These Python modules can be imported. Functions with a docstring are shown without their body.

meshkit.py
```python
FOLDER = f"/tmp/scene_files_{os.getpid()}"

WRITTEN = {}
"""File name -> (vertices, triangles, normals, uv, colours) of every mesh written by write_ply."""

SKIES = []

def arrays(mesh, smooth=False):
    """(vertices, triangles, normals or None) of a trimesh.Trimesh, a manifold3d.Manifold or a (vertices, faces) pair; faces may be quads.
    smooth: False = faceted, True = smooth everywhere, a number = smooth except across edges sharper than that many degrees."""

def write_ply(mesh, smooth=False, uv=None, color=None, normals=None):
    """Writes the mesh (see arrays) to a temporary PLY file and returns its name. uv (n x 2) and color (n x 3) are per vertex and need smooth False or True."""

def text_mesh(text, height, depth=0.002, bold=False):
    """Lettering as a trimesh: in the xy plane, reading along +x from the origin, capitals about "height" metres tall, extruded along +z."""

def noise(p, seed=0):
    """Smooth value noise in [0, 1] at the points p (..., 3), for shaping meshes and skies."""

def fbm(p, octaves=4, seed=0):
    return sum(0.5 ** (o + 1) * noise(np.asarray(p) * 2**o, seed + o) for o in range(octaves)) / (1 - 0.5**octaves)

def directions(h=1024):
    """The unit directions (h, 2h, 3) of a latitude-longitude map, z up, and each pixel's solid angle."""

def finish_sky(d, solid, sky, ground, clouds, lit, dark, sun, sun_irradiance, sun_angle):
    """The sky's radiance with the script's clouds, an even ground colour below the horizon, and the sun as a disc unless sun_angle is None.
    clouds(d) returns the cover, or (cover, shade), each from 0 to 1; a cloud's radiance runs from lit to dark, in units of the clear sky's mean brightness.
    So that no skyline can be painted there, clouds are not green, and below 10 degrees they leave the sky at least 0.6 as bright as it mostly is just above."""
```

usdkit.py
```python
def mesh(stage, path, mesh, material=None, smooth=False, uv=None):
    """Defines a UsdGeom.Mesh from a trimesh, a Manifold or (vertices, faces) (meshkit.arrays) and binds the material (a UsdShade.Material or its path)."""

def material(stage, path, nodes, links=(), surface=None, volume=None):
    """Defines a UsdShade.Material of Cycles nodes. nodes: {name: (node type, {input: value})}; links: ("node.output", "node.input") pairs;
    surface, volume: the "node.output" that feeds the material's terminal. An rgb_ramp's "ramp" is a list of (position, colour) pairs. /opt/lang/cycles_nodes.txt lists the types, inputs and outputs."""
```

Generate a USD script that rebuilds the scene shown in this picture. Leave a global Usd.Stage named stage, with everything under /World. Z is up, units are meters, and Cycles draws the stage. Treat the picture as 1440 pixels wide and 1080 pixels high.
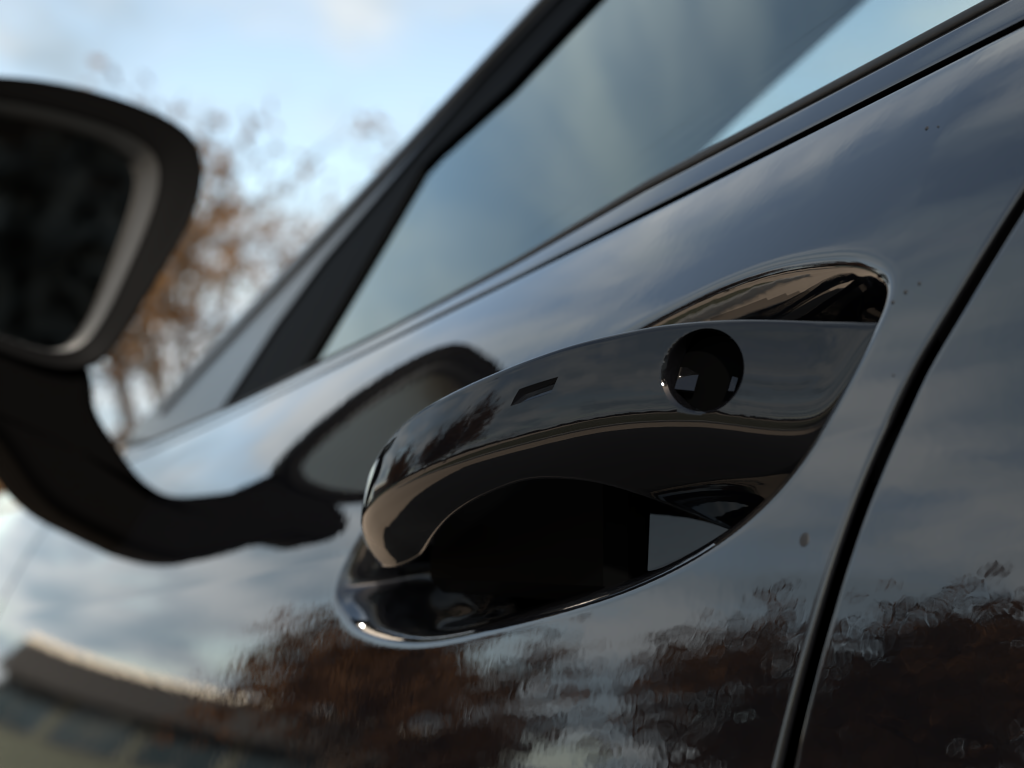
import math, random
import numpy as np, trimesh, manifold3d as m3, shapely
from shapely.geometry import Polygon, Point
from scipy.interpolate import CubicSpline, PchipInterpolator
from scipy.ndimage import gaussian_filter
from scipy.spatial import cKDTree
import usdkit, meshkit
from pxr import Usd, UsdGeom, UsdLux, UsdShade, Gf, Sdf, Vt

stage = Usd.Stage.CreateInMemory()
UsdGeom.SetStageUpAxis(stage, 'Z'); UsdGeom.SetStageMetersPerUnit(stage, 1.0)
UsdGeom.Xform.Define(stage, '/World'); UsdGeom.Scope.Define(stage, '/World/Looks')

# world: x runs forward along the car, y out of its left side, z up; x = 0 at the lock of the door handle
# ------------------------------------------------------------------ camera
CAM = np.array([-.3136, .265, .90]); HEAD, PITCH = math.radians(32), math.radians(5.45)
fwd = np.array([math.cos(HEAD) * math.cos(PITCH), -math.sin(HEAD) * math.cos(PITCH), math.sin(PITCH)])
rgt = np.cross(fwd, [0, 0, 1]); rgt /= np.linalg.norm(rgt); upv = np.cross(rgt, fwd)
cam = UsdGeom.Camera.Define(stage, '/World/camera')
cam.CreateHorizontalApertureAttr(36.0); cam.CreateFocalLengthAttr(55.0)
cam.CreateFStopAttr(9.0); cam.CreateFocusDistanceAttr(.425)
cam.CreateClippingRangeAttr(Gf.Vec2f(.02, 5000)); cam.CreateExposureAttr(1.18)
cam.AddTransformOp().Set(Gf.Matrix4d(*[float(v) for row in (list(rgt) + [0], list(upv) + [0], list(-fwd) + [0], list(CAM) + [1]) for v in row]))

# ------------------------------------------------------------------ sky and sun
SUN = np.array([-.95, .30, 0]); SUN /= np.linalg.norm(SUN)
EL = math.radians(33)
SUN = np.array([SUN[0] * math.cos(EL), SUN[1] * math.cos(EL), math.sin(EL)])
usdkit.material(stage, '/World/Looks/sky', {
    'sky': ('sky_texture', {'sky_type': 'single_scattering', 'sun_disc': False, 'sun_elevation': EL, 'sun_rotation': math.atan2(SUN[0], SUN[1]), 'air_density': 1.0, 'aerosol_density': 1.2, 'ozone_density': .5}),
    'tc': ('texture_coordinate', {}),
    'sep': ('separate_xyz', {}), 'zc': ('math', {'math_type': 'maximum', 'value2': .0}), 'zp': ('math', {'math_type': 'add', 'value2': .18}),
    'dx': ('math', {'math_type': 'divide'}), 'dy': ('math', {'math_type': 'divide'}), 'cmb': ('combine_xyz', {'z': 9.2}),
    'n1': ('noise_texture', {'scale': 1.9, 'detail': 7, 'roughness': .55, 'distortion': .5}),
    'ramp': ('rgb_ramp', {'ramp': [(0, (0, 0, 0)), (.30, (.03, .03, .03)), (.39, (.45, .45, .45)), (.47, (.94, .94, .94)), (1, (1, 1, 1))]}),
    'n2': ('noise_texture', {'scale': 2.6, 'detail': 5, 'roughness': .5}),
    'cr': ('rgb_ramp', {'ramp': [(0, (1.6, 2.15, 2.6)), (.40, (2.1, 2.6, 3.0)), (.60, (3.7, 3.95, 4.1)), (1, (4.2, 4.3, 4.3))]}),
    'hi': ('math', {'math_type': 'multiply_add', 'value2': -.20}), 'tint': ('mix', {'mix_type': 'multiply', 'fac': 1.0, 'color2': (1.14, 1.03, .88)}), 'mx': ('mix', {'mix_type': 'mix'}), 'bg': ('background_shader', {'strength': .10})},
    [('tc.generated', 'sep.vector'), ('sep.z', 'zc.value1'), ('zc.value', 'zp.value1'), ('sep.x', 'dx.value1'), ('zp.value', 'dx.value2'), ('sep.y', 'dy.value1'), ('zp.value', 'dy.value2'),
     ('dx.value', 'cmb.x'), ('dy.value', 'cmb.y'), ('cmb.vector', 'n1.vector'), ('zc.value', 'hi.value1'), ('n1.fac', 'hi.value3'), ('hi.value', 'ramp.fac'), ('cmb.vector', 'n2.vector'), ('n2.fac', 'cr.fac'),
     ('ramp.color', 'mx.fac'), ('sky.color', 'tint.color1'), ('tint.color', 'mx.color1'), ('cr.color', 'mx.color2'), ('mx.color', 'bg.color')], surface='bg.background')
dome = UsdLux.DomeLight.Define(stage, '/World/sky')
UsdShade.MaterialBindingAPI.Apply(dome.GetPrim()).Bind(UsdShade.Material.Get(stage, '/World/Looks/sky'))
dome.GetPrim().SetCustomDataByKey('kind', 'structure')
sun = UsdLux.DistantLight.Define(stage, '/World/sun')
sun.CreateNormalizeAttr(True); sun.CreateIntensityAttr(.95); sun.CreateAngleAttr(2.0); sun.CreateColorAttr(Gf.Vec3f(1, .94, .84))
zx = SUN; xx = np.cross([0, 0, 1], zx); xx /= np.linalg.norm(xx); yx = np.cross(zx, xx)
sun.AddTransformOp().Set(Gf.Matrix4d(*[float(v) for row in (list(xx) + [0], list(yx) + [0], list(zx) + [0], [0, 0, 0, 1]) for v in row]))

# ------------------------------------------------------------------ materials
L = '/World/Looks/'
def mat(name, col, rough=.5, metallic=0, coat=0, spec=.5, noise=None, bump=None, **kw):
    """principled material; noise = (scale, second colour), bump = (scale, height in metres)"""
    nodes = {'p': ('principled_bsdf', dict(base_color=col, roughness=rough, metallic=metallic, coat_weight=coat, specular_ior_level=spec, **kw))}
    links = []
    if noise or bump: nodes['geo'] = ('geometry', {})
    if noise:
        nodes['n'] = ('noise_texture', {'scale': noise[0], 'detail': 6, 'roughness': .6}); nodes['m'] = ('mix', {'color1': col, 'color2': noise[1]})
        nodes['r'] = ('map_range', {'from_min': .35, 'from_max': .65, 'clamp': True})
        links += [('geo.position', 'n.vector'), ('n.fac', 'r.value'), ('r.result', 'm.fac'), ('m.color', 'p.base_color')]
    if bump:
        nodes['bn'] = ('noise_texture', {'scale': bump[0], 'detail': bump[2] if len(bump) > 2 else 1, 'roughness': .5}); nodes['b'] = ('bump', {'strength': 1.0, 'distance': bump[1]})
        links += [('geo.position', 'bn.vector'), ('bn.fac', 'b.height'), ('b.normal', 'p.normal')] + ([('b.normal', 'p.coat_normal')] if coat else [])
    if coat == 1.0 and bump:
        nodes['fn'] = ('noise_texture', {'scale': 38, 'detail': 6, 'roughness': .7}); nodes['fr'] = ('map_range', {'from_min': .42, 'from_max': .75, 'to_min': .003, 'to_max': .018, 'clamp': True})
        links += [('geo.position', 'fn.vector'), ('fn.fac', 'fr.value'), ('fr.result', 'p.coat_roughness'), ('fr.result', 'p.roughness')]
    return usdkit.material(stage, L + name, nodes, links, surface='p.BSDF')

PAINT = mat('black_paint', (.0022, .0022, .0026), .015, bump=(230, 1.8e-5, 1), coat=1.0, coat_ior=1.62, coat_roughness=.01)
HANDLE = mat('handle_paint', (.0018, .0018, .0022), .015, bump=(230, 1.2e-5, 1))
HPAINT = mat('handle_gloss_paint', (.0018, .0018, .0022), .015, bump=(230, 1.2e-5, 1), coat=.02, coat_ior=1.6, coat_roughness=.01)
ARM = mat('arm_plastic', (.0014, .0013, .0013), .6, spec=.004)
FRAMEB = mat('frame_black', (.0012, .0012, .0013), .6, spec=.02)
LOCKB = mat('lock_black', (.0006, .0006, .0006), .65, spec=.02)
GLOSS = mat('gloss_black', (.002, .002, .0022), .02, bump=(150, 6e-6, 0))
SATIN = mat('satin_black_plastic', (.0022, .0021, .0021), .45, spec=.012, bump=(1500, 2.5e-5, 1))
TRIM = mat('trim_black', (.004, .004, .0045), .05, coat=1.0, coat_ior=1.7)
RUBBER = mat('rubber', (.009, .009, .009), .6, noise=(300, (.014, .0135, .013)))
MIRROR = mat('mirror_silver', (.55, .57, .58), .02, metallic=1)
CHROME = mat('steel', (.45, .45, .45), .2, metallic=1)
CABIN = mat('cabin_fabric', (.010, .010, .011), .85, noise=(60, (.016, .016, .017)))
BEZEL = mat('grey_plastic', (.024, .022, .020), .5)
SPECK = mat('dust_speck', (.010, .010, .011), .7)
GLASS = usdkit.material(stage, L + 'tinted_glass', {
    't': ('transparent_bsdf', {'color': (.87, .94, .92)}), 'g': ('glossy_bsdf', {'color': (.86, 1.0, 1.0), 'roughness': .01}), 'w': ('layer_weight', {'blend': .5}),
    'p': ('math', {'math_type': 'power', 'value2': 5.0}), 'k': ('math', {'math_type': 'multiply_add', 'value2': 1.0, 'value3': .15, 'use_clamp': True}), 'm': ('mix_closure', {})},
    [('w.facing', 'p.value1'), ('p.value', 'k.value1'), ('k.value', 'm.fac'), ('t.BSDF', 'm.closure1'), ('g.BSDF', 'm.closure2')], surface='m.closure')
LOT = mat('beige_gravel', (.38, .285, .205), .9, noise=(.7, (.44, .34, .25)), bump=(60, .006, 4))
ASPH = mat('darkened_asphalt', (.008, .0077, .0074), .85, noise=(5, (.013, .0125, .012)), bump=(90, .004, 4))  # blackened past its own tone so the handle underside reflects dark
GRASS = mat('dry_grass', (.055, .06, .022), .9, noise=(3, (.10, .085, .04)), bump=(40, .03, 4))
KERB = mat('pale_concrete', (.42, .40, .36), .8, noise=(6, (.34, .32, .29)))
BARK = mat('bark', (.045, .034, .026), .9, noise=(20, (.07, .055, .042)), bump=(30, .02, 4))
def leafmat(name, a, b):
    return usdkit.material(stage, L + name, {
        'geo': ('geometry', {}), 'r': ('mix', {'color1': a, 'color2': b}), 'd': ('diffuse_bsdf', {}), 't': ('translucent_bsdf', {}), 'm': ('mix_closure', {'fac': .4})},
        [('geo.random_per_island', 'r.fac'), ('r.color', 'd.color'), ('r.color', 't.color'), ('d.BSDF', 'm.closure1'), ('t.BSDF', 'm.closure2')], surface='m.closure')
LEAF = leafmat('autumn_leaf', (.13, .077, .040), (.08, .050, .031))
LEAF2 = leafmat('russet_leaf', (.085, .042, .020), (.04, .024, .015))
WOODL = leafmat('bare_wood', (.045, .034, .022), (.03, .028, .016))
EVERG = leafmat('evergreen_leaf', (.085, .088, .080), (.12, .12, .105))

# ------------------------------------------------------------------ helpers
used = {}
def uname(parent, name):
    k = used.get((parent, name), 0); used[(parent, name)] = k + 1
    return f'{parent}/{name}' if k == 0 else f'{parent}/{name}_{k:03d}'
def tag(p, label=None, cat=None, group=None, kind=None):
    p = p.GetPrim() if hasattr(p, 'GetPrim') else p
    for k, v in (('label', label), ('category', cat), ('group', group), ('kind', kind)):
        if v: p.SetCustomDataByKey(k, v)
    return p
def path_of(p): return '/World' if p is None else str(p.GetPath())
def xf(name, loc=(0, 0, 0), parent=None):
    x = UsdGeom.Xform.Define(stage, uname(path_of(parent), name)); x.AddTranslateOp().Set(Gf.Vec3d(*map(float, loc)))
    return x.GetPrim()
def obj(name, mesh, m, parent=None, smooth=30, normals=None):
    me = usdkit.mesh(stage, uname(path_of(parent), name), mesh, m, smooth=False if normals is not None else smooth)
    if normals is not None:
        me.CreateNormalsAttr(Vt.Vec3fArray.FromNumpy(np.asarray(normals, np.float32))); me.SetNormalsInterpolation('vertex')
    return me.GetPrim()
def grid_faces(n, m, close_j=False):
    i = np.arange(n - 1)[:, None]; j = np.arange(m if close_j else m - 1)[None]
    a = i * m + j; b = i * m + (j + 1) % m; c = (i + 1) * m + (j + 1) % m; d = (i + 1) * m + j
    return np.stack([a, b, c, d], -1).reshape(-1, 4)
def grid_normals(P):
    du = np.gradient(P, axis=0, edge_order=1); dv = np.gradient(P, axis=1, edge_order=1)
    n = np.cross(du, dv); return n / np.maximum(np.linalg.norm(n, axis=-1, keepdims=True), 1e-12)
def loft(rings, cap=True):
    R = np.asarray(rings, float); n, m = R.shape[:2]
    v = R.reshape(-1, 3); f = grid_faces(n, m, True); f = np.vstack([f[:, [0, 1, 2]], f[:, [0, 2, 3]]])
    if cap:
        v = np.vstack([v, R[0].mean(0), R[-1].mean(0)]); a, b = n * m, n * m + 1; j = np.arange(m); k = (j + 1) % m
        f = np.vstack([f, np.stack([np.full(m, a), k, j], 1), np.stack([np.full(m, b), (n - 1) * m + j, (n - 1) * m + k], 1)])
    t = trimesh.Trimesh(v, f, process=False); 
    if cap: trimesh.repair.fix_normals(t)
    return t
def box(lo, hi, bevel=0):
    lo, hi = np.array(lo, float), np.array(hi, float)
    if not bevel:
        b = trimesh.creation.box(hi - lo); b.apply_translation((lo + hi) / 2); return b
    pts = []
    for s in np.ndindex(2, 2, 2):
        c = np.where(np.array(s) == 1, hi - bevel, lo + bevel); sg = np.where(np.array(s) == 1, 1, -1)
        for k in range(3):
            o = np.array([0, 0, 0]); o[k] = sg[k]; pts.append(c + bevel * o)
    return trimesh.convex.convex_hull(np.array(pts))
def tube(p, r, n=8):
    p = np.asarray(p, float); r = np.broadcast_to(r, len(p)); t = np.gradient(p, axis=0); t /= np.linalg.norm(t, axis=1, keepdims=True)
    ref = np.array([0, 0, 1.]) if abs(t[0][2]) < .9 else np.array([1., 0, 0])
    u = np.cross(t, ref); u /= np.linalg.norm(u, axis=1, keepdims=True); w = np.cross(t, u); a = np.arange(n) / n * 2 * np.pi
    return loft(p[:, None] + r[:, None, None] * (u[:, None] * np.cos(a)[None, :, None] + w[:, None] * np.sin(a)[None, :, None]))
def cat(l): return trimesh.util.concatenate(l)
def resample(pts, n, closed=True, spline=True):
    p = np.asarray(pts, float)
    if closed: p = np.vstack([p, p[:1]])
    s = np.r_[0, np.cumsum(np.linalg.norm(np.diff(p, axis=0), axis=1))]
    q = np.linspace(0, s[-1], n, endpoint=not closed)
    if spline: return CubicSpline(s, p, bc_type='periodic' if closed else 'not-a-knot')(q)
    return np.stack([np.interp(q, s, p[:, k]) for k in range(p.shape[1])], 1)
def pane(poly, yfun, off, edge=.05):
    v, f = trimesh.creation.triangulate_polygon(Polygon(poly).segmentize(edge), engine='earcut')
    v2, f2 = trimesh.remesh.subdivide_to_size(np.column_stack([v, v[:, 0] * 0]), f, edge * 1.5)
    return trimesh.Trimesh(np.stack([v2[:, 0], yfun(v2[:, 0], v2[:, 1]) + off, v2[:, 1]], 1), f2)
def panel(poly, yfun, lo, hi, edge=.02):
    """slab on the surface y = yfun(x, z): outline in (x, z), from offset lo to hi outwards"""
    v, f = trimesh.creation.triangulate_polygon(Polygon(poly).segmentize(edge), engine='earcut')
    t = trimesh.creation.extrude_triangulation(v, f, 1.0); 
    v2, f2 = trimesh.remesh.subdivide_to_size(t.vertices * [1, 1, edge * .9], t.faces, edge * 1.5); h = v2[:, 2] / (edge * .9)
    P = np.stack([v2[:, 0], yfun(v2[:, 0], v2[:, 1]) + lo + (hi - lo) * h, v2[:, 1]], 1)
    t = trimesh.Trimesh(P, f2); t.merge_vertices(); trimesh.repair.fix_normals(t); return t

# ------------------------------------------------------------------ the car's side as one smooth surface y = side(x, z)
plan = lambda x: -x * x / 22.0
belt = lambda x: 1.01744 - .12541 * np.clip(x, -1.2, 1.45) + .04319 * np.clip(x, -1.2, 1.45) ** 2
def side(x, z):
    d = belt(x) - z
    return plan(x) - (.0720 * np.exp(-np.maximum(d, -.02) / .09) - .0294) + .07 * np.clip(d - .1, 0, .25) + .18 * np.clip(x, -.05, 1.4) * (np.clip(d, -.03, .34) - .09) - .30 * np.clip(d - .30, 0, 9) ** 2
glass_y = lambda x, z: -x * x / 10.0 - .044 - (z - belt(x)) * math.tan(math.radians(30))

car = xf('car')
tag(car, 'glossy black car seen close along its side, focused on the front door handle', 'car')

# front door: gaps, recess
GAP = np.array([(-.115, 1.03), (-.103, 1.005), (-.087, .9745), (-.0735, .9493), (-.0648, .9336), (-.0575, .9145), (-.0530, .8992), (-.0475, .874), (-.0425, .8461), (-.034, .78), (-.020, .70), (.03, .55), (.05, .25)])[::-1]
gap_x = lambda z: PchipInterpolator(GAP[:, 1], GAP[:, 0])(z)
REC = np.array([(.2179, .8788), (.2091, .8739), (.1959, .8697), (.1759, .8670), (.1429, .8668), (.1061, .8718), (.0665, .8794), (.0142, .8925), (-.0126, .9044), (-.0285, .9172), (-.0385, .9322), (-.0458, .9471), (-.0470, .9574), (-.0402, .9625), (-.0214, .9670), (-.0004, .9682),
                (.0180, .9670), (.0392, .9635), (.0662, .9570), (.100, .948), (.140, .937), (.175, .924), (.200, .909), (.2135, .894)])
REC_C = resample(REC, 1600); REC_T = cKDTree(REC_C); REC_P = shapely.geometry.Polygon(REC_C)
def recess_s(x, z):
    """distance inside the rim of the handle recess (negative outside)"""
    d = REC_T.query(np.stack([x, z], -1))[0]
    return np.where(shapely.contains_xy(REC_P, x, z), d, -d)
_s = np.linspace(-.02, .06, 1600); _sm = lambda a, b, q: (lambda t: t * t * (3 - 2 * t))(np.clip((q - a) / (b - a), 0, 1))
_int = lambda g: np.cumsum(g) * (_s[1] - _s[0])
_dep = _int(2.6 * _sm(-.0040, .0040, _s) * (1 - _sm(.007, .016, _s)))
_dup = _int((.72 * _sm(-.0055, .0005, _s) + .9 * _sm(.011, .018, _s)) * (1 - _sm(.022, .036, _s)))
def recess_depth(x, z):
    s = recess_s(x, z); up = _sm(-.010, .016, z - (.957 - .29 * (x + .047)))
    k = 1 + 6 * np.clip(.925 - z, 0, .045)
    return (np.interp(s, _s, _dep) * (1 - up) + np.interp(s, _s, _dup) * up) * k
def graded(a, b, fine_a, fine_b, fine, coarse):
    o = [np.arange(fine_a, fine_b, fine)]
    for lo, hi, sg in ((a, fine_a, -1), (fine_b, b, 1)):
        x, h, l = (fine_a if sg < 0 else fine_b), fine, []
        while (x > lo + h if sg < 0 else x < hi - h):
            l.append(x); h = min(h * 1.25, coarse); x += sg * h
        o.append(np.array(l + [lo if sg < 0 else hi]))
    return np.unique(np.concatenate(o).round(7))
HEM = np.array([0, .0002, .0006, .0011, .0017, .0024, .0032, .0045])
def hem(s, r=.0015):
    t = np.clip(r - s, 0, r); return r - np.sqrt(np.maximum(r * r - t * t, 0))
def skin(x0, x1, z0, z1, xs, zs, recess=False):
    """a door or wing panel between the edge curves x0(z), x1(z) and z0(x), z1(x); xs in 0..1 and zs in 0..1 along them"""
    U, V = np.meshgrid(xs, zs, indexing='ij')
    zmid = z0(0) + (z1(0) - z0(0)) * V
    X = x0(zmid) * (1 - U) + x1(zmid) * U
    for _ in range(3):
        Z = z0(X) + (z1(X) - z0(X)) * V; X = x0(Z) * (1 - U) + x1(Z) * U
    Y = side(X, Z)
    if recess:
        near = (X > -.08) & (X < .25) & (Z > .83) & (Z < 1.0); D = np.zeros_like(X)
        D[near] = recess_depth(X[near], Z[near]); D = gaussian_filter(D, 1.2); Y = Y - D
    sx = np.minimum(X - x0(Z), x1(Z) - X); sz = np.minimum(Z - z0(X), z1(X) - Z)
    Y = Y - hem(np.minimum(sx, sz) * .95)
    P = np.stack([X, Y, Z], -1); N = grid_normals(P); N *= np.sign((N[..., 1:2] + 1e-9).mean())
    return P, N
def with_returns(P, N, depth=.018):
    """adds the folded edge going inwards all round"""
    n, m = P.shape[:2]; idx = np.r_[np.arange(m), np.arange(1, n) * m + m - 1, (n - 1) * m + np.arange(m - 2, -1, -1), np.arange(n - 2, 0, -1) * m]
    v = P.reshape(-1, 3); f = grid_faces(n, m); f = np.vstack([f[:, [0, 1, 2]], f[:, [0, 2, 3]]])
    if np.dot(np.cross(v[f[0, 1]] - v[f[0, 0]], v[f[0, 2]] - v[f[0, 0]]), N.reshape(-1, 3)[0]) < 0: f = f[:, ::-1]
    e = v[idx]; e2 = e + [0, -depth, 0]; k = len(idx); j = np.arange(k); j2 = (j + 1) % k; b = len(v)
    f = np.vstack([f, np.stack([b + j, b + j2, b + k + j2], 1), np.stack([b + j, b + k + j2, b + k + j], 1)])
    c = e.mean(0); out = e - c; out[:, 1] = 0; out /= np.linalg.norm(out, axis=1, keepdims=True)
    return np.vstack([v, e, e2]), f, np.vstack([N.reshape(-1, 3), out, out])
def spans(vals, lo, hi):
    w = hi - lo; q = (np.asarray(vals) - lo) / w
    q = np.unique(np.r_[q[(q > .006 / w) & (q < 1 - .006 / w)], HEM / w, 1 - HEM / w].round(7)); return q
GW = .0044
zlo, zhi = (lambda x: .26 + 0 * np.asarray(x, float)), (lambda x: belt(np.asarray(x, float)))
xs = spans(graded(-.06, .86, -.062, .245, .0008, .03), -.06, .86); zs = spans(graded(.26, 1.0175, .845, .985, .0008, .03), .26, 1.0175)
P, N = skin(lambda z: gap_x(z) + GW / 2, lambda z: .86 + 0 * z, zlo, zhi, xs, zs, True)
v, f, nn = with_returns(P, N)
nv = P.shape[0] * P.shape[1]; ins = np.zeros(len(v), bool); ins[:nv] = recess_s(v[:nv, 0], v[:nv, 2]) > .0045; ins[:nv] &= (v[:nv, 0] > -.08)
fin = ins[f].all(1)
def sub(v, f, n):
    u, inv = np.unique(f.ravel(), return_inverse=True); return (v[u], inv.reshape(-1, 3)), n[u]
mesh_, n_ = sub(v, f[~fin], nn); door = obj('front_door', mesh_, PAINT, car, normals=n_)
mesh_, n_ = sub(v, f[fin], nn); obj('handle_recess', mesh_, HANDLE, door, normals=n_)

xs = spans(graded(-1.1, -.06, -.075, -.06, .004, .04), -1.1, -.06); zs = spans(graded(.26, 1.0175, .84, 1.0175, .004, .04), .26, 1.0175)
P, N = skin(lambda z: -1.1 + 0 * z, lambda z: gap_x(z) - GW / 2, zlo, zhi, xs, zs); v, f, nn = with_returns(P, N)
rear = obj('rear_door', (v, f), PAINT, car, normals=nn)
xs = spans(graded(.8645, 1.75, .8645, .88, .004, .03), .8645, 1.75); zs = spans(graded(.26, 1.0175, .84, 1.0175, .004, .03), .26, 1.0175)
P, N = skin(lambda z: .8645 + 0 * z, lambda z: 1.75 + 0 * z, zlo, lambda x: belt(np.asarray(x, float)) - .006, xs, zs); v, f, nn = with_returns(P, N)
obj('front_wing', (v, f), PAINT, car, normals=nn)
# dark seal behind the gaps
zz = np.linspace(.27, 1.02, 40); ring = np.stack([np.stack([gap_x(zz) - .012, side(gap_x(zz), zz) - .012, zz], 1), np.stack([gap_x(zz) + .012, side(gap_x(zz), zz) - .012, zz], 1)], 1)
obj('door_seal', (ring.reshape(-1, 3), grid_faces(40, 2)), RUBBER, door)
zz = np.linspace(.27, .96, 20); ring = np.stack([np.stack([zz * 0 + .85, side(zz * 0 + .86, zz) - .012, zz], 1), np.stack([zz * 0 + .875, side(zz * 0 + .86, zz) - .012, zz], 1)], 1)
obj('door_seal', (ring.reshape(-1, 3), grid_faces(20, 2)), RUBBER, door)

# bonnet: rolls in from the wing's top edge
hx, ht = np.linspace(.87, 1.75, 60), np.r_[np.linspace(0, .12, 30), np.linspace(.15, 1.72, 40)]
X, T = np.meshgrid(hx, ht, indexing='ij'); y0 = side(X, belt(X))
yy = y0 - T; tt = np.minimum(T, -2 * .95 - 0 + T * 0 + 1.9 + 1e9) ; tt = np.minimum(T, np.maximum(1.80 + 2 * y0 - T, 0))
Z = belt(X) + .040 * (1 - np.exp(-tt / .035)) + .045 * np.clip(tt / .85, 0, 1) ** .8 - .10 * np.clip((X - 1.3) / .5, 0, 1) ** 2 * (1 - np.exp(-tt / .1))
P = np.stack([X, yy, Z], -1); N = grid_normals(P); N *= np.sign(N[..., 2].mean())
obj('bonnet', (P.reshape(-1, 3), grid_faces(*P.shape[:2])), PAINT, car, normals=N.reshape(-1, 3))

# ------------------------------------------------------------------ door handle: a bow in plan, an arch in elevation
K = np.array([  # x, y, top, horizontal-normal line, bottom
    (-.0465, -.0046, .9500, .9480, .9470), (-.0430, -.0029, .9506, .9450, .9420), (-.0390, -.0008, .9512, .9330, .9300), (-.0330, .0023, .9519, .9268, .9235), (-.0252, .0064, .9528, .9272, .9110), (-.0150, .0115, .9538, .9290, .8995),
    (-.0060, .0158, .9542, .9306, .8985), (.0060, .0212, .9541, .9312, .9045), (.0170, .0260, .9530, .9309, .9100), (.0310, .0316, .9512, .9293, .9142), (.0450, .0364, .9484, .9270, .9150), (.0600, .0406, .9450, .9245, .9120),
    (.0800, .0445, .9404, .9203, .9060), (.0980, .0459, .9360, .9160, .8995), (.1140, .0452, .9300, .9120, .8945), (.1290, .0425, .9225, .9070, .8905), (.1420, .0378, .9160, .9030, .8890), (.1530, .0305, .9115, .9000, .8890), (.1615, .0205, .9100, .8990, .8895), (.1660, .0080, .9100, .8990, .8900), (.1675, -.0060, .9100, .8990, .8900), (.1680, -.0280, .9100, .8990, .8900)])
s = np.r_[0, np.cumsum(np.linalg.norm(np.diff(K[:, :2], axis=0), axis=1))]
q = np.linspace(0, s[-1], 240)
KX = np.stack([CubicSpline(s, K[:, 0])(q), CubicSpline(s, K[:, 1])(q)] + [gaussian_filter(PchipInterpolator(s, K[:, k])(q), 4.0, mode='nearest') for k in (2, 3, 4)], 1)
tan = np.gradient(KX[:, :2], axis=0); tan /= np.linalg.norm(tan, axis=1, keepdims=True)
nor = np.stack([-tan[:, 1], tan[:, 0]], 1); nor *= np.sign(nor[0, 1])
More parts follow.
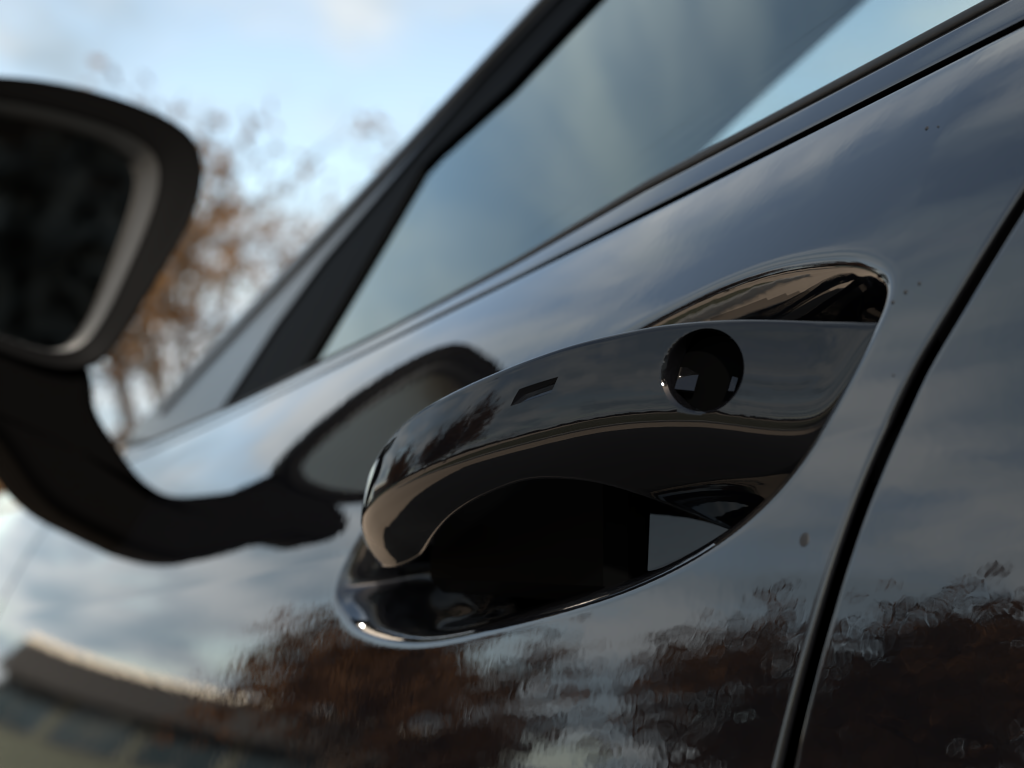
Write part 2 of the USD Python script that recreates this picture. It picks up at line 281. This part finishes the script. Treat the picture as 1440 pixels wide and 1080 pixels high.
def handle_ring(i):
    x, y, zt, zh, zbt = KX[i]; h = zt - zbt; rt_, rb = min(.0024, .3 * h), min(.0007, .3 * h); th = min(.015, .006 + 1.2 * h) * (1 if q[i] < .19 else 1)
    th = th * (.25 + .75 * min(1, q[i] / .03))
    z = np.linspace(zt - rt_, zbt + rb, 36); dz = z - zh
    tl = np.where(dz > 0, np.radians(13 + 7 * min(1, max(0, (x - .05) / .04))) * np.clip(dz / .02, 0, 1.3) ** .8, -np.radians(52 + 22 * min(1, max(0, (q[i] - .125) / .05))) * np.clip(-dz / .020, 0, 1.12) ** .75)
    o = np.concatenate([[0], np.cumsum(np.tan((tl[1:] + tl[:-1]) / 2) * -(np.diff(z)))]); o -= np.interp(-zh, -z, o)
    a = np.linspace(0, np.pi / 2, 8)[1:]
    ob, ot = o[-1], o[0]; bo = np.minimum(ob - .001, o.max()) 
    pts = [np.stack([o, z], 1), np.stack([ob - rb * (1 - np.cos(a)), z[-1] - rb * np.sin(a)], 1),
           np.stack([np.linspace(ob - rb, -th, 7)[1:], np.linspace(zbt, zbt + .30 * h, 7)[1:]], 1), np.stack([np.full(10, -th), np.linspace(zbt + .30 * h, zt, 12)[1:-1]], 1),
           np.stack([np.linspace(-th, ot - rt_, 7)[:-1], np.full(6, zt)], 1), np.stack([ot - rt_ * (1 - np.sin(a)) , z[0] + rt_ * np.cos(a)], 1)[:-1][:]]
    top = np.stack([ot - rt_ + rt_ * np.sin(np.linspace(0, np.pi / 2, 8)[:-1]), z[0] + rt_ * np.cos(np.linspace(0, np.pi / 2, 8)[:-1])], 1)
    pts[-1] = top
    p = np.vstack(pts)
    return np.stack([x + nor[i, 0] * p[:, 0], y + nor[i, 1] * p[:, 0], p[:, 1]], 1)
H = loft([handle_ring(i) for i in range(len(q))])
def to_m(t): return m3.Manifold(m3.Mesh(np.asarray(t.vertices, np.float32), np.asarray(t.faces, np.uint32)))
def from_m(m): 
    k = m.to_mesh(); t = trimesh.Trimesh(k.vert_properties[:, :3], k.tri_verts, process=False); return t
def face_frame(x):
    i = np.argmin(np.abs(KX[:150, 0] - x)); n = np.array([nor[i, 0], nor[i, 1], 0]); t = np.array([tan[i, 0], tan[i, 1], 0]); return np.array([KX[i, 0], KX[i, 1], 0]), t, n
o, t, n = face_frame(-.0052); LOCK = o + [0, 0, .9415]
n = n * math.cos(.10) + np.array([0, 0, 1]) * math.sin(.10); u = np.cross(t, n); u /= np.linalg.norm(u); t = np.cross(n, u)
def disc_rings(prof, seg=72):
    a = np.arange(seg) / seg * 2 * np.pi
    return loft([LOCK + n * w + r * (t[None] * np.cos(a)[:, None] + u[None] * np.sin(a)[:, None]) for w, r in prof])
cut = disc_rings([(.006, .0150), (.0005, .0146), (-.0002, .0132), (-.0009, .0118), (-.0017, .0108), (-.0028, .0104), (-.0085, .0101)])
Hm = to_m(H)
print('handle manifold', Hm.status(), Hm.volume())
if Hm.volume() < 0: H.invert(); Hm = to_m(H)
cm = to_m(cut)
if cm.volume() < 0: cut.invert(); cm = to_m(cut)
Hm = Hm - cm
# small sensor pocket pressed into the face
o2, t2, n2 = face_frame(.0435)
C4 = [(.0515 - .0005, .9348), (.0485, .9397), (.0350, .9424), (.0372, .9376)]
def fp(x, z, w):
    o_, t_, n_ = face_frame(x); zh = np.interp(x, KX[:150, 0], KX[:150, 3]); ob = -np.tan(np.radians(8)) * (z - zh) * .8
    return np.array([o_[0] + (x - o_[0]) + n_[0] * (w + ob), o_[1] + (x - o_[0]) * t_[1] / t_[0] + n_[1] * (w + ob), z])
pk = [fp(x, z, .0006) for x, z in C4] + [fp(.0509, .9350, .0002), fp(.0473, .9380, -.0011), fp(.0366, .9404, -.0011), fp(.0374, .9378, .0002)]
pm = to_m(trimesh.convex.convex_hull(np.array(pk)))
Hm = Hm - pm
HM = from_m(Hm); HM.merge_vertices()
handle = obj('door_handle', HM, HPAINT, door, smooth=28)
tag(handle, label='black pull handle with an open round lock hole')
cup = disc_rings([(-.0075, .0100), (-.0082, .0090), (-.0086, .0070), (-.0088, .0045), (-.0089, .0015), (-.0099, .0015), (-.0099, .0100)])
lockc = obj('lock_cylinder', cup, LOCKB, door)
def inlock(a, b, w, sz, tilt_t, tilt_u):
    M = np.eye(4); M[:3, :3] = np.column_stack([t, u, n]); M[:3, 3] = LOCK + t * a + u * b + n * w
    R = trimesh.transformations.rotation_matrix(tilt_t, [1, 0, 0]) @ trimesh.transformations.rotation_matrix(tilt_u, [0, 1, 0])
    q_ = trimesh.creation.box(sz); q_.apply_transform(R); q_.apply_transform(M); return q_
obj('lock_glint_plate', inlock(.0070, -.0014, -.0066, (.0052, .0070, .0010), -.45, -.25), GLOSS, door)  # added glossy chip, tilted to mirror the sky as a pale patch
obj('lock_glint_strip', inlock(-.0062, -.0034, -.0064, (.0016, .0048, .0010), -.5, -.15), GLOSS, door)  # added glossy strip, also angled at the sky for a thin glint
obj('dark_guide_block', box((.047, -.052, .8800), (.158, .006, .934), .005), LOCKB, door)  # guide block, added long and matte black to keep the recess dark
pn = np.array([-.50, .85, .13]); pn /= np.linalg.norm(pn); pt = np.cross([0, 0, 1], pn); pt /= np.linalg.norm(pt); pu = np.cross(pn, pt)
pl_ = box((-.014, -.0245, -.0015), (.014, .0245, 0), .0004); M = np.eye(4); M[:3, :3] = np.column_stack([pt, pu, pn]); M[:3, 3] = (.0350, -.0142, .9135); pl_.apply_transform(M)
obj('recess_glint_plate', pl_, HANDLE, door)  # added plate, angled so the sky shows as a bright wedge in the recess
# specks and chips on the paint
def spot(x, z, r, name, m, h=.0003):
    a = np.arange(10) / 10 * 2 * np.pi; P = [np.stack([x + r * k * np.cos(a), side(x + r * k * np.cos(a), z + r * k * np.sin(a)) + hh, z + r * k * np.sin(a)], 1) for k, hh in ((1.0, -.0002), (.8, h * .7), (.3, h))]
    return obj(name, loft(P), m, door)
for x, z, r in ((-.0385, .8985, .0019), (-.0560, .9560, .0006), (-.0600, .9575, .0005), (-.0525, .954, .0005), (-.043, 1.001, .0006), (-.0475, 1.0003, .0003), (-.058, .936, .0003)): spot(x, z, r, 'paint_chip', SPECK)

# ------------------------------------------------------------------ belt trim, glass, frame, pillar
bx = np.linspace(-1.1, .765, 160); bh = np.interp(bx, [-1.1, -.04, .11, .20, .31, .40, .51, .70, .765], [.017, .0165, .0165, .0128, .0112, .0113, .0105, .012, .016])
def sweep_belt(prof):
    R = []
    for x, h in zip(bx, bh):
        yb, zb = float(side(x, belt(x))), float(belt(x)); R.append([(x, yb + a, zb + c * h) for a, c in prof])
    return loft(R)
obj('belt_trim', sweep_belt([(-.016, .10), (-.0035, .10), (-.0025, .16), (-.0028, .25), (-.0066, .66), (-.0075, .74), (-.0085, .76), (-.016, .76)]), TRIM, door, smooth=50)
obj('window_wiper_seal', sweep_belt([(-.016, .77), (-.0085, .78), (-.0078, .84), (-.0084, .95), (-.0098, 1.02), (-.012, 1.03), (-.014, .98), (-.016, .9)]), RUBBER, door, smooth=60)
OUT = [(-.45, 1.412), (-.2, 1.375), (.10, 1.288), (.3569, 1.1795), (.4131, 1.153), (.4772, 1.1267), (.5345, 1.1066), (.6619, 1.0699), (.7612, 1.0417), (.8788, 1.0118), (.9873, .9930)]
MID = [(-.45, 1.400), (-.2, 1.363), (.08, 1.275), (.3213, 1.1668), (.3776, 1.1414), (.4303, 1.1131), (.4658, 1.0908), (.5172, 1.0599), (.5497, 1.0235), (.5666, .975)]
INN = [(-.45, 1.375), (-.2, 1.340), (.04, 1.252), (.2729, 1.1495), (.3297, 1.1187), (.3985, 1.1000), (.4095, 1.0943), (.413, 1.0581), (.4232, .984)]
topz = lambda x: float(belt(x) + .004)
PILLAR = mat('pillar_satin', (.006, .006, .0065), .25, spec=.22)
obj('pillar_panel', panel(OUT + [(.98, topz(.98)), (.575, topz(.575))] + MID[::-1], glass_y, -.02, .0035), PILLAR, car)
obj('window_frame', panel(MID + [(.5667, topz(.5667)), (.4232, topz(.4232))] + INN[::-1], glass_y, -.006, .0015), FRAMEB, door)
obj('side_window', pane(INN + [(.43, topz(.43) + .001), (.2, topz(.2)), (-.1, topz(-.1)), (-.26, topz(-.26)), (-.30, 1.345)], glass_y, -.002, .05), GLASS, door)
obj('rear_window', pane([(-.36, topz(-.36)), (-1.05, topz(-1.05)), (-1.05, 1.28), (-.85, 1.36), (-.45, 1.375), (-.36, 1.35)], glass_y, -.008, .05), GLASS, rear)
obj('door_pillar', panel([(-.25, topz(-.25)), (-.37, topz(-.37)), (-.37, 1.36), (-.29, 1.345)], glass_y, -.006, .002, .05), TRIM, rear)
# pillar edge moulding: the thin dark line along the grey strip
ml = resample(np.array([(-.2, 1.369), (.09, 1.282), (.3793, 1.1505), (.4709, 1.1097), (.5438, 1.0817), (.6323, 1.0508), (.73, 1.02), (.8301, .9913)]), 30, False)
obj('pillar_moulding', tube([(x, float(glass_y(x, z)) + .004, z) for x, z in ml], .0028), RUBBER, car)

# cabin: roof, windscreen, far side, dashboard, seat
xp = lambda z: np.interp(z, [.97, .9964, 1.0118, 1.0417, 1.0699, 1.1066, 1.1267, 1.153, 1.1795, 1.29, 1.385, 1.40], [1.06, .987, .879, .761, .662, .5345, .477, .413, .357, .10, -.2, -.28])
ws_x = lambda y, z: xp(z) + .22 * (1 - ((y + .9) / .78) ** 2)
Yg, Zg = np.meshgrid(np.linspace(0, 1, 24), np.linspace(.985, 1.385, 24), indexing='ij')
yl = np.array([[float(glass_y(xp(z), z)) - .012 for z in Zg[0]]]); Yw = yl + (-1.8 - 2 * yl) * Yg
P = np.stack([ws_x(Yw, Zg), Yw, Zg], -1)
obj('windscreen', (P.reshape(-1, 3), grid_faces(24, 24)), GLASS, car, smooth=True)
yt = lambda k: yl + (np.array(k) - 0) * (-.334 - yl)
Yp = yl + (-.372 - .17 * (Zg[:1] - 1.162) - yl) * np.linspace(0, 1, 8)[:, None]; Zp = np.repeat(Zg[:1], 8, 0); P = np.stack([ws_x(Yp, Zp) - .02, Yp, Zp], -1); P2 = P - [.03, .0, .012]
LINING = mat('light_lining', (.30, .31, .30), .9)
obj('pillar_trim', cat([trimesh.Trimesh(p.reshape(-1, 3), np.vstack([(g := grid_faces(8, 24))[:, [0, 1, 2]], g[:, [0, 2, 3]]]), process=False) for p in (P, P2)]), LINING, car)
rx, ry = np.meshgrid(np.linspace(-1.7, -.10, 30), np.linspace(-1, 1, 24), indexing='ij')
rz = 1.385 + .05 * (1 - ry ** 2) - .10 * np.clip((-rx - 1.0) / .7, 0, 1) ** 2 + .0 * rx
rz = rz - .05 * np.clip((rx + .45) / .35, 0, 1); P = np.stack([rx + .20 * (1 - ry ** 2) * (rx > -.6) * np.clip((rx + .6) / .5, 0, 1), -.9 + ry * .665, rz], -1)
N = grid_normals(P); N *= np.sign(N[..., 2].mean())
roof = obj('roof', (P.reshape(-1, 3), grid_faces(30, 24)), PAINT, car, normals=N.reshape(-1, 3))
obj('headlining', ((P - [0, 0, .03]).reshape(-1, 3), grid_faces(30, 24)), CABIN, roof)
# far side of the body
def far(name, x0, x1):
    X, Z = np.meshgrid(np.linspace(x0, x1, 30), np.linspace(.26, .94, 20), indexing='ij'); P = np.stack([X, -1.8 - side(X, Z), Z], -1); N = grid_normals(P); N *= -np.sign(N[..., 1].mean())
    return obj(name, (P.reshape(-1, 3), grid_faces(30, 20)), PAINT, car, normals=N.reshape(-1, 3))
far('far_side_panel', -1.9, 1.75)
obj('front_panel', box((1.70, -1.55, .2), (1.76, -.25, .86)), PAINT, car)
obj('tail_panel', box((-1.92, -1.55, .25), (-1.86, -.25, 1.05)), PAINT, car)
X, Z = np.meshgrid(np.linspace(-1.9, -1.1, 20), np.linspace(.26, 1.04, 14), indexing='ij'); P = np.stack([X, side(X, Z), Z], -1); N = grid_normals(P); N *= np.sign(N[..., 1].mean())
obj('rear_wing', (P.reshape(-1, 3), grid_faces(20, 14)), PAINT, car, normals=N.reshape(-1, 3))
obj('floor_pan', box((-1.9, -1.72, .24), (1.75, -.08, .27)), RUBBER, car)
obj('inner_door_panel', box((-1.05, -.13, .28), (.72, -.10, .925)), CABIN, door)
obj('dashboard', cat([box((.42, -1.66, .60), (.80, -.15, .93), .03), box((.60, -1.60, .88), (1.0, -.2, .955), .02)]), CABIN, car)
seat = obj('front_seat', box((-.45, -.72, .35), (.10, -.22, .55), .05), CABIN, car)
bk = box((-.12, -.25, 0), (.0, .25, .60), .05); bk.apply_transform(trimesh.transformations.rotation_matrix(-.35, [0, 1, 0])); bk.apply_translation((-.38, -.47, .50)); obj('seat_back', bk, CABIN, seat)

# ------------------------------------------------------------------ side mirror
MO = [(.0797, 1.1272), (.0445, 1.1270), (.0149, 1.1222), (-.0081, 1.1145), (-.0199, 1.1060), (-.0249, 1.0935), (-.0226, 1.0709), (-.0133, 1.0490), (.0049, 1.0160), (.0156, .9972), (.0263, .9850), (.0405, .9805), (.0581, .9826), (.0755, .9880), (.098, .998), (.116, 1.012), (.128, 1.033), (.133, 1.06), (.131, 1.09), (.122, 1.112), (.103, 1.123)]
MI = [(.0755, 1.1110), (.0395, 1.1060), (.0160, 1.0985), (.0065, 1.0890), (.0060, 1.0790), (.0092, 1.0650), (.0212, 1.0272), (.0310, 1.0046), (.0400, .9950), (.0560, .9945), (.0721, .9993), (.090, 1.007), (.106, 1.020), (.116, 1.038), (.120, 1.060), (.119, 1.084), (.112, 1.101), (.097, 1.110)]
SC = 1.115; far_ = lambda p, k=SC: np.stack([.265 - (.265 - np.asarray(p)[:, 0]) * k, .9 + (np.asarray(p)[:, 1] - .9) * k], 1)
MO, MI = far_(MO), far_(MI)
mo, mi = resample(MO, 120), resample(MI, 120)
k = np.argmin(np.linalg.norm(mi - mo[0], axis=1)); mi = np.roll(mi, -k, 0)
if np.linalg.norm(mi[30] - mo[30]) > np.linalg.norm(mi[-30] - mo[30]): mi = np.roll(mi[::-1], 1, 0)
c = mo.mean(0)
MX = lambda y: .549 + .12 * (y - .0)
def mring(p, dx, sc=1.0, cc=c): 
    q_ = cc + (p - cc) * sc; return np.stack([MX(q_[:, 0]) + dx, q_[:, 0], q_[:, 1]], 1)
rings = [mring(mo, .125, .18), mring(mo, .122, .45), mring(mo, .11, .68), mring(mo, .085, .86), mring(mo, .05, .965), mring(mo, .02, 1.0), mring(mo, .006, 1.0), mring(mo, .0015, .992), mring(mo, 0, .975), mring(mo, .0008, .95)]
mirror = obj('side_mirror', loft(rings, cap=False), SATIN, car, smooth=60)
# the inner lip between rim and glass
blend = lambda a: mo * (1 - a) + mi * a
m95 = c + (mo - c) * .95
R3 = lambda a, d: (lambda p: np.stack([MX(p[:, 0]) + d, p[:, 0], p[:, 1]], 1))(m95 * (1 - a) + mi * a)
obj('mirror_rim', loft([R3(0, .0008), R3(.06, .0012), R3(.3, .0020), R3(.60, .0036), R3(.66, .0042), R3(.68, .0052)], cap=False), SATIN, mirror, smooth=40)
obj('mirror_bezel', loft([R3(.68, .0052), R3(.72, .0062), R3(.92, .0225), R3(.96, .0230)], cap=False), BEZEL, mirror, smooth=40)
gm = np.stack([MX(mi[:, 0]) + .0215, mi[:, 0], mi[:, 1]], 1); gm = np.vstack([gm, gm.mean(0)])
gl = obj('mirror_glass', (gm, np.stack([np.arange(120), (np.arange(120) + 1) % 120, np.full(120, 120)], 1)), MIRROR, mirror)
# arm from the door skin up to the head
ap = resample(np.array([(.034, .9905), (.0263, .982), (.0235, .966), (.0115, .9455), (.0, .9305), (-.014, .9215), (-.032, .918), (-.047, .906), (-.032, .894), (.0058, .8925), (.0175, .8980), (.0320, .9050), (.0480, .9165), (.0650, .9385), (.0800, .953), (.096, .958), (.106, .965), (.109, .976), (.102, .985), (.0785, .990), (.052, .992)]), 160)
an = np.gradient(np.vstack([ap[-1:], ap, ap[:1]]), axis=0)[1:-1]; an = np.stack([an[:, 1], -an[:, 0]], 1); an /= np.linalg.norm(an, axis=1, keepdims=True)
if Polygon(ap + an * .001).area < Polygon(ap).area: an = -an
AR = [(.4700, -.0075), (.4705, -.0050), (.4725, -.0025), (.4760, -.0007), (.481, 0), (.54, 0), (.556, -.003), (.565, -.010)]
lean = np.full(160, .089)
obj('mirror_arm', loft([np.column_stack([x + lean, np.stack([.265 - (.265 - (ap + an * d)[:, 0]) * (1 + lean / .7736), .9 + ((ap + an * d)[:, 1] - .9) * (1 + lean / .7736)], 1)]) for x, d in AR]), ARM, mirror, smooth=50)

# ------------------------------------------------------------------ ground
def sheet(x0, x1, y0, y1, z): return (np.array([(x0, y0, z), (x1, y0, z), (x1, y1, z), (x0, y1, z)], float), np.array([[0, 1, 2], [0, 2, 3]]))
tag(obj('ground', sheet(-600, 600, -600, 600, 0), LOT), 'beige brown gravel of the parking ground', 'ground', kind='structure')
tag(obj('parking_bay', sheet(-6, 1.5, -4, 2.2, .006), ASPH), 'asphalt of the parking bay under the car, darkened so the handle reflects black', 'pavement', kind='structure')
tag(obj('lawn', sheet(-40, 5.5, 3.35, 30.0, .02), GRASS), 'strip of dry green grass beyond the parking ground', 'lawn', kind='structure')
tag(obj('kerb', box((-40, 3.2, 0), (5.5, 3.35, .12)), KERB), 'pale concrete kerb along the grass strip', 'kerb', kind='structure')

# ------------------------------------------------------------------ trees
def tree(label, x, y, h, r, leaves, lm, seed, base=.28, size=.10, spread=1.0, group=None, name='autumn_tree', clump=.22, leaf_top=99):
    rn = np.random.default_rng(seed); t = xf(name, (x, y, 0)); tag(t, label, 'tree', group)
    br, ends = [], []
    def grow(p, d, l, rad, lev):
        n = 5; pts = [p]; dd = d.copy()
        for _ in range(n):
            dd = dd + rn.normal(0, .13, 3) + np.array([0, 0, .05]); dd /= np.linalg.norm(dd); pts.append(pts[-1] + dd * l / n)
        br.append(tube(pts, np.linspace(rad, rad * .55, n + 1), 6 if lev < 2 else 4))
        if lev >= 2: ends.extend(pts[2:])
        if lev < 4:
            for k in range(rn.integers(3, 5)):
                u_ = rn.normal(0, 1, 3); u_ -= dd * (u_ @ dd); u_ /= np.linalg.norm(u_); an = rn.uniform(.35, .8) * spread
                grow(pts[rn.integers(2, n + 1)] if k else pts[-1], dd * math.cos(an) + u_ * math.sin(an), l * rn.uniform(.58, .78), rad * .5, lev + 1)
    tr = tube([(0, 0, -.05), (.02 * h, 0, h * base * .5), (.01 * h, .02 * h, h * base)], [h * .022, h * .017, h * .014], 9); obj('trunk', tr, BARK, t)
    for k in range(5):
        a = k * 1.26 + rn.uniform(-.3, .3); an = rn.uniform(.2, .75) * spread
        grow(np.array([.01 * h, .02 * h, h * base * rn.uniform(.85, 1)]), np.array([math.cos(a) * math.sin(an), math.sin(a) * math.sin(an), math.cos(an)]), h * .30, h * .009, 1)
    obj('branches', cat(br), BARK, t)
    if leaves:
        E_ = np.array(ends); c_ = E_[rn.integers(0, len(E_), leaves)] + rn.normal(0, clump, (leaves, 3)); c_ = c_[(c_[:, 2] > h * base * .55) & (c_[:, 2] < leaf_top + rn.normal(0, .5, len(c_)))]
        obj('crown', leafquads(c_, size, rn), lm, t, smooth=False)
def leafquads(c_, size, rn):
    m = len(c_); a, b = rn.normal(0, 1, (2, m, 3)); a /= np.linalg.norm(a, axis=1, keepdims=True); b -= a * (a * b).sum(1, keepdims=True); b /= np.linalg.norm(b, axis=1, keepdims=True)
    s_ = size * rn.uniform(.6, 1.3, (m, 1)); v = np.stack([c_ - a * s_, c_ + b * s_ * .55, c_ + a * s_, c_ - b * s_ * .55], 1).reshape(-1, 3)
    i = np.arange(m)[:, None] * 4; return v, np.vstack([i + [0, 1, 2], i + [0, 2, 3]])
def pol(head, dist): a = math.radians(head); return CAM[0] + dist * math.cos(a), CAM[1] + dist * math.sin(a)
# seen past the mirror
tree('brown autumn tree with thin bare top between the mirror and the window pillar', *pol(-20, 13), 5.6, 2, 6500, LEAF, 3, base=.18, size=.06, leaf_top=3.6)
# seen as reflections in the paint
tree('broad russet tree reflected below the mirror arm', *pol(21.5, 16), 4.7, 3, 6500, LEAF2, 5, base=.22, spread=1.1)
tree('tall russet tree reflected in the rear door beside the gap', *pol(47.5, 13.5), 6.0, 3, 5500, LEAF2, 8, base=.2, spread=1.1)
tree('russet tree reflected in the front door left of the gap', *pol(40.5, 15.5), 5.6, 3, 5500, LEAF2, 11, base=.2, spread=1.0)
tree('small bare tree reflected at the middle of the door handle', *pol(62, 22), 4.2, 2, 0, LEAF2, 13, base=.2, name='bare_tree')
rn = np.random.default_rng(21); hg = xf('stand_in_hedge', (-5.2, -1.0, 0)); tag(hg, 'tall dense dark evergreen hedge unseen behind the camera, added to darken the side mirror', 'stand_in_hedge')  # added dark mass in place of the person behind the camera, darkens mirror
obj('stems', box((-.55, -4.8, 0), (.55, 2.2, 4.3), .3), BARK, hg)
w_ = rn.uniform(-1, 1, (15000, 3)); w_[:, 0] = np.sign(w_[:, 0]) * rn.uniform(.5, .85, 15000); obj('leaves', leafquads(w_ * [1, 3.6, 2.3] + [0, -1.3, 2.3], .14, rn), EVERG, hg, smooth=False)
PALE = mat('pale_render', (.62, .63, .58), .85, noise=(1.2, (.55, .56, .52)))
gh = xf('backdrop_house', (-9.6, 5.2, 0)); tag(gh, 'pale rendered house unseen behind the camera, added to grey the side mirror reflection', 'backdrop_house')  # added unseen pale wall, greys the mirror glass as the door reflects it
obj('wall', box((-4, -3.9, 0), (0, 3.9, 5.9)), PALE, gh)
obj('roof', loft([np.array([(xx_, -4.2 + k * 8.4, zz_) for xx_, zz_ in ((-4.4, 5.80), (-2, 7.0), (.4, 5.80), (.4, 5.70), (-2, 6.86), (-4.4, 5.70))]) for k in (0, 1)]), mat('roof_tile', (.12, .06, .045), .8), gh, smooth=False)
dr_ = obj('door', box((-.05, -.5, 0), (.04, .5, 2.1), .01), mat('house_door', (.05, .05, .05), .5), gh)
def shrub(label, x, y, h, r, n, m, seed):
    rn = np.random.default_rng(seed); t = xf('shrub', (x, y, 0)); tag(t, label, 'shrub')
    obj('stems', cat([tube([(0, 0, 0), (r * .3 * math.cos(a), r * .3 * math.sin(a), h * .5), (r * .6 * math.cos(a), r * .6 * math.sin(a), h * .9)], [.03, .02, .008], 5) for a in np.arange(9) * .7]), BARK, t)
    d_ = rn.normal(0, 1, (n, 3)); d_ /= np.linalg.norm(d_, axis=1, keepdims=True); d_ *= rn.uniform(.2, 1, (n, 1)) ** .4; d_ *= 1 + .25 * np.sin(d_ @ rn.normal(0, 3, (3, 1)) * 2)
    obj('crown', leafquads(d_ * [r, r, h * .5] + [0, 0, h * .52], .07, rn), m, t, smooth=False)
shrub('brown bushy shrub under the autumn tree, right of the mirror arm', *pol(-18, 16), 2.0, 1.3, 3500, LEAF, 31)
shrub('brown bushy shrub left of the mirror arm', *pol(-13.2, 15), 1.75, 1.2, 3500, LEAF, 32)
# low building ahead on the left
WALL = mat('olive_wall', (.042, .048, .033), .8, noise=(4, (.052, .058, .042))); ROOFM = mat('dark_roof', (.014, .013, .012), .8); FASC = mat('cream_fascia', (.62, .55, .44), .6)
WIN = mat('window_pane', (.02, .03, .035), .04); FRAME = mat('window_frame_paint', (.05, .05, .048), .5)
hx_, hy_ = pol(16.5, 30); hs = xf('building', (hx_, hy_, 0)); hs_ = UsdGeom.Xform(hs); hs_.AddRotateZOp().Set(-72)
tag(hs, 'low flat-roofed olive building reflected at the lower left of the door', 'building')
obj('wall', box((-5.5, -2.5, 0), (5.5, 2.5, 2.1)), WALL, hs)
rf = obj('roof', box((-5.9, -3.1, 2.1), (5.9, 2.9, 2.95)), ROOFM, hs); obj('fascia', box((-5.95, -3.16, 2.93), (5.95, 2.95, 3.08)), FASC, rf)
for k in range(5):
    x_ = -4.4 + k * 2.2; w = obj('window', box((x_ - .95, -2.56, .95), (x_ + .95, -2.47, 2.05)), FRAME, hs); obj('pane', box((x_ - .88, -2.58, 1.02), (x_ - .03, -2.5, 2.0)), WIN, w); obj('pane', box((x_ + .03, -2.58, 1.02), (x_ + .88, -2.5, 2.0)), WIN, w)
# far wood
rn = np.random.default_rng(4); cs = []
for hd in np.arange(-40, 120, 1.2):
    px, py = pol(hd, 70 + rn.uniform(-8, 8)); hh = rn.uniform(2.0, 4.5); m = 260
    d_ = rn.normal(0, 1, (m, 3)); d_ /= np.linalg.norm(d_, axis=1, keepdims=True); d_ *= rn.uniform(.3, 1, (m, 1)) ** .5
    cs.append(np.array([px, py, hh * .5]) + d_ * [1.8, 1.8, hh * .5])
tag(obj('distant_wood', leafquads(np.vstack(cs), .45, rn), WOODL, smooth=False), 'low line of dark bare woodland on the horizon', 'woodland', kind='stuff')
print('tris', sum(len(UsdGeom.Mesh(p).GetFaceVertexCountsAttr().Get()) for p in stage.Traverse() if p.IsA(UsdGeom.Mesh)))
